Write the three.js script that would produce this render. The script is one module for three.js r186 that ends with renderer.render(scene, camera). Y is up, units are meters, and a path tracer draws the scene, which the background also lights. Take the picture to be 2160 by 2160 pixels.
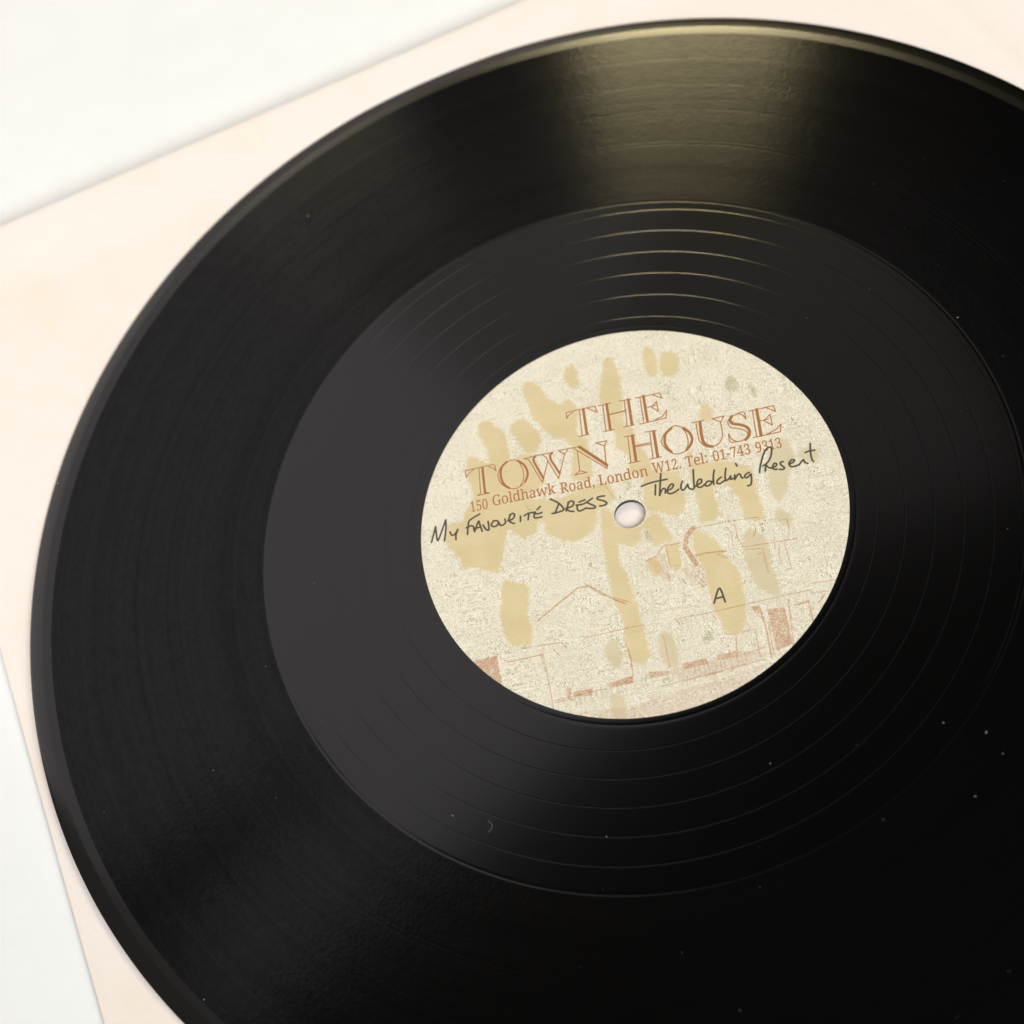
import * as THREE from 'three';
import { mergeGeometries } from 'three/addons/utils/BufferGeometryUtils.js';
import { RectAreaLightUniformsLib } from 'three/addons/lights/RectAreaLightUniformsLib.js';

RectAreaLightUniformsLib.init();
const MM = 0.001;
const RECORD_TOP = 5.0 * MM;                       // height of the record's playing surface over the table

// ---------------------------------------------------------------- camera, room tone, exposure
const scene = new THREE.Scene();
scene.background = new THREE.Color(0.012, 0.011, 0.010);
const camera = new THREE.PerspectiveCamera(33.471, 1, 0.02, 20);
camera.position.set(0, RECORD_TOP + 352.598 * MM, 186.123 * MM);
camera.rotation.order = 'YXZ';
camera.rotation.set(-1.058077, 0.133092, -0.440918);
camera.focus = 0.392;
camera.userData.fStop = 10;
const renderer = new THREE.WebGLRenderer({ antialias: true });
renderer.toneMapping = THREE.LinearToneMapping;
renderer.toneMappingExposure = 1;
renderer.shadowMap.enabled = true;

// ---------------------------------------------------------------- lamps out of view, set for their light and reflections: [size, place, aim, radiance, colour]
const UNSEEN_LAMPS = {
  overhead: { w: 1.30, h: 0.80, at: [-0.715, 0.98, -0.488], aim: [-0.715, 0, -0.488], spin: -0.437, power: 0.90, color: [1.0, 0.94, 0.95] },  // unseen, its reflection greys the left of the run-out
  ceiling: { w: 1.00, h: 0.69, at: [-0.418, 1.26, -1.034], aim: [-0.418, 0, -1.034], spin: 0.497, power: 0.48, color: [1.0, 0.95, 0.94] },  // unseen, carries that grey reflection towards the far side
  dim: { w: 0.55, h: 0.46, at: [0.168, 1.40, -0.854], aim: [0.168, 0, -0.854], spin: 0, power: 0.30, color: [1.0, 0.94, 0.93] },  // unseen, faint reflection on the right of the run-out
  side: { w: 2.4, h: 0.9, at: [-1.20, 0.60, -0.50], aim: [0, 0.05, 0], spin: 0, power: 1.4, color: [1.0, 0.93, 0.90] },  // unseen, brightens the left rim of the record
  back: { w: 1.7, h: 0.90, at: [-0.50, 0.74, -1.55], aim: [0, 0.1, 0], spin: 0, power: 0.75, color: [1.0, 0.93, 0.90] },  // unseen, reflected in the far rim
  key: { w: 2.0, h: 0.9, at: [0.45, 1.15, 1.20], aim: [0, 0, 0], spin: 0, power: 7.4, color: [0.975, 0.985, 1.0] },  // unseen main light for table, sleeve and label
  warm: { w: 0.26, h: 0.14, at: [0.26, 0.98, -1.18], aim: [0, 0, 0], spin: 0, power: 46, color: [1.0, 0.85, 0.47] },  // unseen, makes the warm wedge on the grooves
  bulb: { w: 0.26, h: 0.08, at: [-0.24, 0.98, -1.16], aim: [0, 0, 0], spin: 0, power: 7, color: [1.0, 0.90, 0.64] },  // unseen, makes the weaker glint at the far left rim
};

// ---------------------------------------------------------------- the label art, in millimetres from the spindle hole (right, up)
const LETTER_STROKES = [
  { w: 0.18, p: [-37.52,20.61,-30.52,20.69] },
  { w: 0.18, p: [-37.52,20.61,-37.5,18.7,-36.66,19.74,-35.24,20.56] },
  { w: 0.18, p: [-31.88,20.35,-30.91,19.87,-30.01,18.75,-30.25,20.54] },
  { w: 0.18, p: [-34.16,20.39,-34.48,13.49,-35.4,13.14] },
  { w: 0.51, p: [-33.27,20.43,-33.39,13.48] },
  { w: 0.18, p: [-35.4,13.14,-32.26,13.14,-33.3,13.63] },
  { w: 0.18, p: [-29.8,17.46,-29.09,19.11,-27.62,20.41,-25.97,20.76,-24.55,20.42,-23.23,19.2,-22.49,17.55,-22.48,15.9,-23.24,14.45,-24.38,13.42,-25.75,12.92,-27.17,13.17,-28.51,14.14,-29.5,15.59,-29.8,17.46] },
  { w: 0.48, p: [-27.16,20.63,-28.45,19.62,-29.01,17.94,-29,16.13,-28.34,14.34,-27.43,13.4] },
  { w: 0.48, p: [-24.56,20.34,-23.25,19.04,-22.55,17.07,-22.66,15.62,-23.42,14.17] },
  { w: 0.18, p: [-24.36,20.13,-23.76,18.5,-23.5,16.47,-23.77,14.9,-24.67,13.48] },
  { w: 0.18, p: [-23.01,20.47,-19.56,20.64,-15.78,20.56] },
  { w: 0.18, p: [-23.01,20.47,-21.82,20.02,-19.29,13.04] },
  { w: 0.45, p: [-20,20.58,-20.66,19.99,-20.58,18.9,-18.94,14.09] },
  { w: 0.18, p: [-19.29,13.04,-17.29,18.45] },
  { w: 0.18, p: [-18.4,20.53,-17.64,19.68,-15.31,13.16] },
  { w: 0.45, p: [-15.93,20.51,-16.56,19.92,-16.53,18.68,-14.85,14.43] },
  { w: 0.18, p: [-15.31,13.16,-13.03,19.41] },
  { w: 0.18, p: [-14.38,20.72,-11.91,20.71,-13.03,19.41,-14.38,20.72] },
  { w: 0.21, p: [-11.15,30.75,-3.87,30.83] },
  { w: 0.21, p: [-11.15,30.75,-11.21,29,-10.38,30.07,-9.4,30.42] },
  { w: 0.21, p: [-5.93,30.75,-3.63,28.96,-3.96,30.82] },
  { w: 0.21, p: [-7.83,30.63,-8.14,23.46] },
  { w: 0.56, p: [-6.88,30.69,-6.94,23.56] },
  { w: 0.21, p: [-9.1,23.31,-6.45,23.44] },
  { w: 0.21, p: [-2.02,30.67,-2.3,23.5] },
  { w: 0.56, p: [-1.08,30.73,-1.2,23.53] },
  { w: 0.21, p: [-3.13,30.65,0.03,30.76] },
  { w: 0.21, p: [-2.93,23.27,-0.15,23.27] },
  { w: 0.21, p: [3.32,30.63,2.93,23.59] },
  { w: 0.56, p: [4.26,30.69,4.11,23.59] },
  { w: 0.21, p: [1.98,30.76,4.93,30.62] },
  { w: 0.21, p: [1.97,23.34,4.58,23.38] },
  { w: 0.32, p: [-1.11,27.6,2.97,27.77] },
  { w: 0.21, p: [7.14,30.67,6.98,23.66] },
  { w: 0.56, p: [8,30.75,7.91,23.73] },
  { w: 0.21, p: [6.04,30.65,12.03,30.63] },
  { w: 0.21, p: [12.03,30.63,12.29,29.09,10.01,30.64] },
  { w: 0.21, p: [8.15,27.37,10.52,27.47] },
  { w: 0.21, p: [10.85,28.47,10.89,25.62,9.47,27.24,10.85,28.47] },
  { w: 0.21, p: [5.99,23.23,12.38,23.41] },
  { w: 0.21, p: [12.38,23.41,12.89,25.52,11.65,24.07,9.19,23.32] },
  { w: 0.21, p: [-11.75,20.66,-9.22,20.63] },
  { w: 0.63, p: [-9.23,20.53,-3.43,14.08] },
  { w: 0.21, p: [-10.67,20.5,-3.48,13.14,-3.48,14.28] },
  { w: 0.21, p: [-9.86,19.63,-10.03,14.13] },
  { w: 0.21, p: [-11.34,13.2,-10.03,14.13,-8.39,13.26,-11.34,13.2] },
  { w: 0.21, p: [-3.24,19.38,-3.59,14.12] },
  { w: 0.21, p: [-5.17,20.62,-2.47,20.64,-3.24,19.38,-5.17,20.62] },
  { w: 0.21, p: [2.61,20.38,2.31,13.48] },
  { w: 0.60, p: [3.73,20.59,3.57,13.55] },
  { w: 0.21, p: [1.74,20.69,4.39,20.52] },
  { w: 0.21, p: [1.79,13.32,4.61,13.31] },
  { w: 0.21, p: [7.98,20.43,7.63,13.53] },
  { w: 0.60, p: [8.9,20.49,8.78,13.45] },
  { w: 0.21, p: [6.78,20.81,9.59,20.61] },
  { w: 0.21, p: [6.76,13.27,9.58,13.26] },
  { w: 0.21, p: [3.79,17.69,7.54,17.65] },
  { w: 0.21, p: [3.82,17.34,7.64,17.24] },
  { w: 0.21, p: [10.23,17.29,10.97,18.83,12.71,20.33,14.03,20.82,14.66,20.63,16.01,19.72,17.22,18.08,17.69,16.44,17.1,14.87,15.63,13.52,13.91,13.08,12.73,13.36,11.44,14.52,10.53,16.07,10.23,17.29] },
  { w: 0.53, p: [13.23,20.4,11.7,19.23,11.05,17.28,11.27,15.51,12.17,13.97] },
  { w: 0.53, p: [16.01,19.72,17.22,18.08,17.5,16.3,16.94,14.91,15.83,13.75] },
  { w: 0.21, p: [15.69,19.8,16.4,18.09,16.52,16.34,16.27,14.88,15.47,13.56] },
  { w: 0.21, p: [18.23,20.62,21.13,20.59] },
  { w: 0.21, p: [19.17,20.3,19.04,16.12,19.33,14.91,20.4,13.51,21.63,13.02] },
  { w: 0.60, p: [20.11,20.45,19.89,17.25,19.99,14.94,20.76,13.71,21.82,13.17] },
  { w: 0.21, p: [24.84,19.1,24.81,16.62,24.41,14.82,23.55,13.7,22.31,13.14,21.33,13.19] },
  { w: 0.21, p: [23.04,20.6,25.94,20.66,24.85,19.2,23.04,20.6] },
  { w: 0.21, p: [30.84,18.6,30.7,20.55,29.22,20.53,27.63,19.96,26.67,19.23,26.56,18.11,27.12,17.11,28.8,16.42,30.11,15.53,30.49,14.48,29.9,13.49,28.84,13.08,27.54,13.11] },
  { w: 0.60, p: [27.66,20.14,27.18,19.3,27.47,18.17,29,17.51,30.47,16.58,31.05,15.3,30.62,13.88,29.68,13.17] },
  { w: 0.21, p: [27.54,13.11,26.13,13.45,26.19,15.62,26.58,14.1,27.7,13.08] },
  { w: 0.21, p: [30.84,18.6,30.25,19.89,29.06,20.57] },
  { w: 0.21, p: [32.74,20.43,32.4,13.36] },
  { w: 0.60, p: [33.75,20.57,33.47,13.38] },
  { w: 0.21, p: [31.85,20.55,37.78,20.63] },
  { w: 0.21, p: [37.78,20.63,37.95,18.96,35.81,20.64] },
  { w: 0.21, p: [33.79,17.3,36.01,17.33] },
  { w: 0.21, p: [36.56,18.53,36.55,15.48,34.83,17.14,36.56,18.53] },
  { w: 0.21, p: [31.57,13.28,38.01,13.32] },
  { w: 0.21, p: [38.01,13.32,38.57,15.37,37.2,14.18,34.59,13.3] },
];
const PEN_STROKES = [
  { ink: 1, p: [-47.7,3.21,-46.3,7.13] },
  { ink: 1, p: [-46.3,7.13,-46.31,5.53,-46.23,3.44,-45.65,4.1,-43.69,8.38] },
  { ink: 1, p: [-43.69,8.38,-43.83,6.25,-44.54,2.9] },
  { ink: 1, p: [-42.95,4.93,-42.68,4.07,-41.88,4.05,-41.03,5.21] },
  { ink: 1, p: [-41.03,5.21,-41.61,3.83,-41.74,2.59] },
  { ink: 1, p: [-35.28,8.07,-37.02,7.42,-38.12,6.71,-38.52,5.04,-38.84,3.36] },
  { ink: 1, p: [-38.94,5.14,-37.82,5.44,-37.15,4.97,-37.06,3.75] },
  { ink: 1, p: [-37.07,3.68,-35.85,6.19,-35.59,5.33,-35.22,3.42] },
  { ink: 1, p: [-37.21,4.42,-35.6,4.62] },
  { ink: 1, p: [-34.83,5,-34.32,3.77,-33.56,3.44,-33.53,5.66] },
  { ink: 1, p: [-32.26,5.37,-32.84,4.71,-32.62,4.1,-31.77,3.99,-31.12,4.63,-31.33,5.32,-32.24,5.53] },
  { ink: 1, p: [-30.84,4.57,-30.76,4,-30.05,3.91,-29.42,4.41,-29.45,5.37] },
  { ink: 1, p: [-28.08,6.01,-28.65,4.87] },
  { ink: 1, p: [-28.2,6.2,-27.31,6.4,-27.03,5.77,-27.63,4.95,-28.8,4.74] },
  { ink: 1, p: [-28.52,4.68,-28.02,4.09,-27.35,3.7] },
  { ink: 1, p: [-25.65,5.3,-25.82,3.9] },
  { ink: 1, p: [-24.72,5.21,-23.66,5.61,-21.95,5.54] },
  { ink: 1, p: [-23.63,5.28,-23.94,3.92] },
  { ink: 1, p: [-20.65,6.76,-21.52,6.08] },
  { ink: 1, p: [-22.41,5.32,-21.45,4.94,-20.43,5.11] },
  { ink: 1, p: [-22.22,5.12,-22.46,4.3,-22.01,3.96,-20.58,3.95] },
  { ink: 1, p: [-18.03,8.15,-16.34,6.8,-15.28,5.12,-15.66,4.41,-18.11,4.26] },
  { ink: 1, p: [-16.26,6.3,-17.4,4.17] },
  { ink: 1, p: [-13.85,6.23,-14.69,4.19] },
  { ink: 1, p: [-13.98,6.26,-13.09,6.53,-12.6,5.94,-13.14,5.11,-14.75,4.84] },
  { ink: 1, p: [-14.49,4.62,-14,4.03,-12.92,3.62] },
  { ink: 1, p: [-11.34,5.81,-9.87,6.1] },
  { ink: 1, p: [-12.13,5.19,-10.73,5.03,-9.55,5.39] },
  { ink: 1, p: [-11.95,4.99,-11.96,3.88,-11.38,3.43,-9.9,3.88] },
  { ink: 1, p: [-8.09,6.09,-9.09,5.6,-9.43,5.2,-7.77,3.87,-8.26,3.42,-10.05,3.84] },
  { ink: 1, p: [-5.19,6.06,-6.6,6.14,-6.96,5.59,-5.52,4.78,-4.92,4,-5.68,3.62,-6.66,3.69] },
  { ink: 1, p: [3.77,6.57,6.3,7.02,9.97,7.04] },
  { ink: 1, p: [7.09,6.2,6.61,3.6] },
  { ink: 1, p: [8.78,8.84,8.25,6.4,7.6,3.21] },
  { ink: 1, p: [7.6,3.21,8.29,4.48,8.91,4.82,9.17,4.28,8.98,3.53] },
  { ink: 1, p: [9.55,4.03,10.66,4.41,11.22,5.23,10.7,5.51,9.88,4.75,9.5,3.72,10.03,3.12,11.32,3.3,12.24,3.8] },
  { ink: 1, p: [13.4,5.68,12.83,4.38,13.01,3.38,13.76,3.68,14.48,4.63] },
  { ink: 1, p: [14.48,4.63,14.59,3.65,15.2,3.11,15.8,3.36,16.06,5.53,16.39,8.09] },
  { ink: 1, p: [15.83,3.52,16.74,3.94,17.65,4.36,17.85,5.11,17.24,5.25,16.68,4.43,16.66,3.48,17.44,3.14,18.37,3.71] },
  { ink: 1, p: [19.98,4.13,19.17,4.32,18.51,3.68,18.7,3.16,19.55,3.28,20.41,4.19] },
  { ink: 1, p: [21.16,6.88,20.63,5.09,20.45,3.23] },
  { ink: 1, p: [22.44,4.67,21.5,4.09,21.23,3.36,21.87,3.05,22.94,3.59] },
  { ink: 1, p: [23.91,6.71,23.36,4.77,23.28,3.52] },
  { ink: 1, p: [23.28,3.52,24.09,3.8,24.63,4.47,24.48,3.63,25.05,3.73] },
  { ink: 1, p: [26.34,7.41,26.56,6.72] },
  { ink: 1, p: [25.61,4.55,25.39,3.34] },
  { ink: 1, p: [25.39,3.34,26.28,4.4,26.84,4.42,26.97,3.6,27.32,3.28] },
  { ink: 1, p: [29,4.44,28.03,4.03,27.78,3.46,28.29,3.18,29.25,3.9] },
  { ink: 1, p: [29.32,3.89,29.14,2.19,28.75,1.18,28.03,1.03] },
  { ink: 1, p: [31.31,3.81,31.99,5.96,33.55,9.1,34.95,9.89,35.08,8.74,34.39,6.98,33.34,5.8,32.43,5.38] },
  { ink: 1, p: [33.11,5.69,32.7,3.88] },
  { ink: 1, p: [33.11,5.69,33.43,4.82,34.17,4.33] },
  { ink: 1, p: [34.17,4.33,35.18,4.56,35.56,5.11,35.06,5.39,34.49,4.57,34.77,3.87,35.44,3.79] },
  { ink: 1, p: [37.13,5.37,36.57,5.35,36.45,4.74,37.1,3.79,36.74,3.4,35.95,3.59] },
  { ink: 1, p: [38.46,4.42,39.5,4.81,39.72,5.23,39.06,5.39,38.35,4.6,38.6,3.75,39.52,3.54,40.53,3.77] },
  { ink: 1, p: [40.51,3.7,41.69,4.77,41.96,4.07,42.55,3.61] },
  { ink: 1, p: [44.11,8.65,43.72,6.35,43.68,4.45,43.9,3.84] },
  { ink: 1, p: [42.52,6.55,43.45,6.73,44.75,6.66] },
  { ink: 1, p: [15.31,-26.45,17.1,-23.13,17.81,-26.69] },
  { ink: 1, p: [16.15,-25.45,17.65,-25.33] },
];
const ADDRESS = [
  { t: '150', p: [-37.5,9.06,-33,9.07] },
  { t: 'Goldhawk', p: [-32.02,9.52,-16.53,9.4] },
  { t: 'Road,', p: [-15.41,9.06,-6.91,9.05] },
  { t: 'London', p: [-6.08,9.04,5.93,9.04] },
  { t: 'W12.', p: [6.94,9.28,13.97,9.14] },
  { t: 'Tel:', p: [14.89,9.17,20.36,9.15] },
  { t: '01-743', p: [21.41,9.14,30.46,9.15] },
  { t: '9313', p: [31.53,9.07,37.78,9.1] },
];
const PATCHES = [
  { tone: 0, p: [-19.31,41.94,-20.91,39.91,-20.14,35.26,-19.45,31.34,-17.25,27.77,-15.3,24.78,-12.06,22.83,-11.19,19.64,-12.19,13.33,-11.53,11.88,-7.6,11.28,-7.02,15.37,-7.04,19.31,-7.19,22.32,-9.26,24.15,-8.32,30.97,-10.23,34.16,-12.38,33.51,-15,36.03,-17.17,40.01] },
  { tone: 0, p: [-8.59,44.1,-10.06,42.03,-9.89,38.88,-8.09,36.88,-6.89,38.12,-6.8,40.86,-7.48,43.47] },
  { tone: 0, p: [0.34,43.39,-1.36,38.77,-2.09,34.95,-2.64,31.12,-1,29.53,-1.67,23.83,-0.31,22.73,-0.78,18.41,1.04,16.06,2.16,14.65,1.74,10.78,5.29,9.19,6.74,9.97,6.36,13.84,5.29,16.57,4.27,19.69,4.05,22.64,2.24,24.04,2.91,30.73,3,34.67,3.08,38.65,2.03,43.16] },
  { tone: 0, p: [-32.62,32.87,-33.24,29.97,-32.13,26.67,-31.67,22.88,-30.71,20.99,-26.64,20.69,-26.42,24.96,-26.65,28.03,-28.43,30.49,-30.26,32.63] },
  { tone: 0, p: [-24.2,31.15,-25.38,28.73,-23.94,26.03,-22.58,22.7,-20.11,21.45,-18.32,24.01,-18.6,26.42,-19.74,29.05,-21.23,31.27] },
  { tone: 0, p: [-36.92,23.47,-37.37,19.27,-36.56,13.18,-37.41,10.78,-39.03,9.22,-39.87,6.84,-43.34,6.99,-44.39,2.44,-41.91,-1.59,-40.87,-5.27,-38.3,-5.37,-35.6,-6.74,-32.65,-8.32,-31.46,-5.48,-30.55,-2.56,-29.52,1.3,-28.54,2.35,-26.77,0.37,-24.9,-0.69,-22.45,0.65,-21.59,2.99,-20.28,2.05,-20.24,0.15,-17.49,-2.67,-14.83,-3.9,-12.3,-4,-9.3,-2.64,-7.77,0.15,-7.1,2.84,-2.86,4.72,-3.92,9.13,-7.91,9.1,-12.51,8.88,-15.5,7.97,-18.88,8.43,-23.87,9.91,-22,11.09,-18.91,12.64,-19.11,15.62,-20.8,20.62,-23.6,21.62,-26.6,21.01,-31.28,21.13,-32.93,22.19,-35.08,24.03] },
  { tone: 0, p: [5.04,15.23,6.08,15.48,7,10.55,12.48,8.61,12.95,7.22,13.18,5.25,12.61,3.48,13.34,2.83,13.41,0.76,12.63,-1.42,11.55,-2.89,9.74,-2.94,7.09,-1.24,5.77,-0.78,3.97,0.26,3.79,2.67,4,5.8,3.83,7.44,4.89,8.8,4.96,12] },
  { tone: 0, p: [-3.05,-2.48,-4.4,-4.05,-3.68,-6.7,-0.6,-8.47,1.22,-7.49,1.9,-4.85,3.3,-4.86,3.9,-8.09,5.09,-9.29,8.75,-8.88,8.29,-6.61,7.51,-4.57,6.07,-1.43,4.09,-1.6,2.72,-3.17,0.11,-3.82] },
  { tone: 0, p: [-6.55,2.73,-7.46,-5.54,-7.3,-10.21,-7.18,-16.94,-6.54,-21.89,-5.64,-26.84,-5.88,-32.06,-5.73,-35,-4.95,-36.6,-3.52,-37.76,-2.18,-37.75,-0.92,-35.71,-0.91,-33.1,-1.34,-28.92,-1.68,-24.13,-2.03,-21.07,-2.95,-16.35,-3.98,-12.17,-4.21,-6.27,-3.68,-0.77,-4.91,2.35] },
  { tone: 0, p: [-31.55,-11.01,-33.07,-16.79,-33.38,-21.84,-32.91,-24.92,-31.73,-26.65,-29.62,-27.54,-27.14,-27.61,-26.6,-23.28,-27.05,-20.19,-26.06,-13.43,-28.28,-12.03] },
  { tone: 1, p: [-9.74,-30.67,-10.6,-32.82,-10.18,-35.52,-8.34,-37.63,-7.22,-35.56,-7.46,-31.73] },
  { tone: 1, p: [-10.55,-43.46,-11.49,-48.06,-10.4,-49.67,-8.52,-49.49,-8.25,-44.21] },
  { tone: 1, p: [2.71,-30.95,1.21,-33.55,1.84,-38,3.59,-40.37,4.97,-39.22,5.23,-35.25,4.44,-31.9] },
  { tone: 0, p: [13.67,-7.52,13.13,-12.31,14.06,-16.47,14.62,-21.1,14.9,-24.14,14.82,-27.67,15.88,-30.82,16.25,-33.23,18.86,-34.94,20.85,-34.2,22.04,-27.75,22.41,-22.8,22.15,-19.76,20.54,-16.7,19.44,-13.72,17.86,-10.31,16,-8.36] },
  { tone: 1, p: [25.21,-10.44,24.04,-15.36,24.33,-19.64,24.99,-23.37,26.87,-26.14,29.83,-27.38,30.38,-24.54,29.6,-20.21,29.95,-16.98,29.31,-13.2,27.15,-10.27] },
  { tone: 0, p: [16.95,13.55,15.5,11.63,17.51,10.18,20.1,8.93,21.82,9.16,25.04,8.39,27.07,7.27,29.5,5.42,30.06,2.43,29.7,-0.95,30.34,-4.84,30.05,-7.87,28.05,-8.34,25.7,-6.26,25.88,-3.81,24.84,-0.44,23.15,2.47,20.69,2.73,20.11,0.97,20.59,-2.59,20.11,-5.29,15.83,-6.17,16.13,-2.82,15.83,1.97,15.44,4.59,15.31,7.17,16.32,9.82] },
  { tone: 0, p: [21.13,24.71,20.2,20.95,23.19,20.22,23.5,22.79,22.82,24.62] },
  { tone: 1, p: [34.93,9.24,38.65,11.24,39.7,8.1,39.51,4.31,37.87,1.54,36.64,-1.94,34.5,-4.56,32.95,-2.64,32.85,1.14,33.44,5.76] },
  { tone: 1, p: [41.81,7.59,41.12,5.52,44.02,3.56,45.56,5.73,44.82,7.51] },
  { tone: 0, p: [11.04,44.47,9.91,42.85,9.51,38.45,10.27,35.86,12.01,35.77,12.78,39.69,12.27,42.94] },
  { tone: 0, p: [14.13,41.77,13.07,37.89,13.46,35.74,14.97,34.33,17.19,35.48,17.98,39.4,17.53,41.07] },
  { tone: 2, p: [28.83,31.17,27.61,29.12,28.14,27.31,29.72,26.58,30.65,29.37] },
  { tone: 2, p: [32.99,28.11,33.31,26.02,33.83,24.22,34.55,25.04,33.88,27.55] },
  { tone: 1, p: [33.26,-6.75,32.8,-9.12,35.06,-11.47,36.06,-10.47,35.54,-7.59] },
  { tone: 0, p: [2.08,-12.6,1.98,-15.01,3.29,-17.12,5.11,-16.01,4.48,-13.13] },
  { tone: 0, p: [7.23,-9.76,6.82,-13.96,7.54,-16.24,9.49,-16.06,9.95,-11.6,9.67,-10.01] },
  { tone: 2, p: [12.86,-32.8,10.88,-34.99,13.55,-34.97] },
  { tone: 2, p: [2.71,-5.04,2.56,-7.79,4.17,-8.15,3.87,-6.54] },
  { tone: 2, p: [-0.33,9.17,0.36,8.05,0.35,6.13,1.54,7.45,1.32,8.78] },
];
const SKETCH_LINES = [
  { w: 0.42, p: [-24.79,-22.17,-19.67,-19.06,-14.83,-16.18,-12.05,-16.18,-7.16,-20.56,-4.41,-22.35] },
  { w: 0.30, p: [-33.83,-30.34,-32.8,-30.99,-24.79,-30.75] },
  { w: 0.21, p: [-24.79,-30.75,-24.2,-40.99,-24.11,-44.42] },
  { w: 0.24, p: [-29.71,-28.26,-20.13,-28.79,-19.26,-30.44] },
  { w: 0.15, p: [-14.92,-28.7,-9.98,-28.57,-2.87,-28.31] },
  { w: 0.18, p: [-23.56,-42.26,-19.77,-42.17,-11.64,-41.82] },
  { w: 0.24, p: [14.3,-7.04,20.64,-6.94,28.77,-7.41] },
  { w: 1.14, p: [13.93,-6.81,12.14,-8.41,11.24,-11.28,12.47,-14.6,13.06,-15.95] },
  { w: 0.42, p: [13.41,-13.9,15.61,-13.78,20.15,-14.34] },
  { w: 0.30, p: [4.71,-11.66,6.38,-9.88,10.22,-9.98] },
  { w: 0.15, p: [6.86,-10.3,7.16,-15.25] },
  { w: 0.18, p: [23.22,-7.84,23.42,-11.26] },
  { w: 0.18, p: [24.25,-14.19,30.96,-14.49,36.58,-14.69] },
  { w: 0.21, p: [24.66,-14.89,28.36,-15.42,28.58,-22.07] },
  { w: 0.24, p: [33.33,-9.22,35.2,-9.34,35.15,-12.39] },
  { w: 0.18, p: [33.44,-15.65,33.8,-22.03] },
  { w: 0.21, p: [6.08,-28.44,14.67,-28.52,21.68,-28.26,29.72,-27.94,36.64,-27.82,37.25,-28.69,40.9,-28.9] },
  { w: 0.21, p: [37.2,-26.33,42.97,-26.56] },
  { w: 0.42, p: [25.15,-31.05,25.58,-35.78,25.45,-42.03] },
  { w: 0.27, p: [26.31,-33.33,26.05,-41.59] },
  { w: 0.60, p: [32.9,-30.67,35.85,-30.43] },
  { w: 0.36, p: [35.92,-30.74,35.96,-35.1] },
  { w: 0.36, p: [38.06,-31.2,39.72,-29.52] },
  { w: 0.21, p: [23.1,-34.96,23.03,-40.96] },
  { w: 0.21, p: [20.5,-34.7,23.17,-34.55] },
  { w: 0.18, p: [2.83,-31.85,2.9,-34.77,3.03,-39.68] },
  { w: 0.18, p: [6.08,-28.44,6.89,-30.08] },
  { w: 0.21, p: [-5.28,-28.38,-1.21,-28.36] },
  { w: 0.27, p: [31.65,-28.94,30.73,-39.72] },
  { w: 0.18, p: [-5.49,-33.31,-5.3,-39.12] },
  { w: 0.15, p: [12.56,-18.85,14.52,-21.68,13.11,-21.97] },
  { w: 0.18, p: [-25.32,-30.64,-24.8,-35.12] },
  { w: 0.15, p: [-22.23,-30.11,-21.09,-31.81] },
  { w: 0.18, p: [-13.05,-15.36,-9.66,-18.82,-3.04,-22.35] },
  { w: 0.15, p: [-15.57,-29.45,-14.96,-28.99] },
  { w: 0.18, p: [-23.63,-42.81,-20.1,-42.67] },
  { w: 0.15, p: [-5.88,-32.06,-5.13,-35.99,-5.38,-40.24] },
  { w: 0.21, p: [-37.69,-35.09,-35.1,-36.48,-35.11,-34.17] },
  { w: 0.15, p: [21.49,-8.37,22.27,-10.08,21.98,-12.47] },
  { w: 0.18, p: [27.78,-9.8,27.69,-11,26.82,-12.03] },
  { w: 0.15, p: [23.22,-10.91,24.25,-14.19] },
  { w: 0.18, p: [32.35,-15.7,31.7,-17.67,32.03,-20.15] },
  { w: 0.15, p: [31.39,-13.67,31.15,-16.34] },
  { w: 0.18, p: [27.05,-16.64,27.88,-16.52] },
  { w: 0.21, p: [18.19,-14.66,20.12,-16] },
  { w: 0.27, p: [9.27,-19.03,9.86,-20.36] },
  { w: 0.30, p: [13.05,-20.76,13.77,-22.11] },
  { w: 0.21, p: [6.08,-16.82,6.59,-18.74] },
  { w: 0.18, p: [1.77,-12.84,4.35,-12.19] },
  { w: 0.15, p: [8.22,-15.48,9.27,-15.71] },
  { w: 0.18, p: [16.56,-34.45,18.61,-34.88] },
  { w: 0.18, p: [18.69,-35.19,18.29,-38.84] },
  { w: 0.15, p: [14.53,-29.36,15.1,-30.66] },
  { w: 0.21, p: [24.03,-31.39,25.71,-32.33] },
  { w: 0.18, p: [19.54,-39.95,24.4,-39.26] },
  { w: 0.15, p: [11.08,-43.04,23.88,-41.99] },
  { w: 0.15, p: [0.39,-43.69,13.72,-43.02] },
  { w: 0.27, p: [39.57,-31.53,38.28,-32.7] },
];
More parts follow.
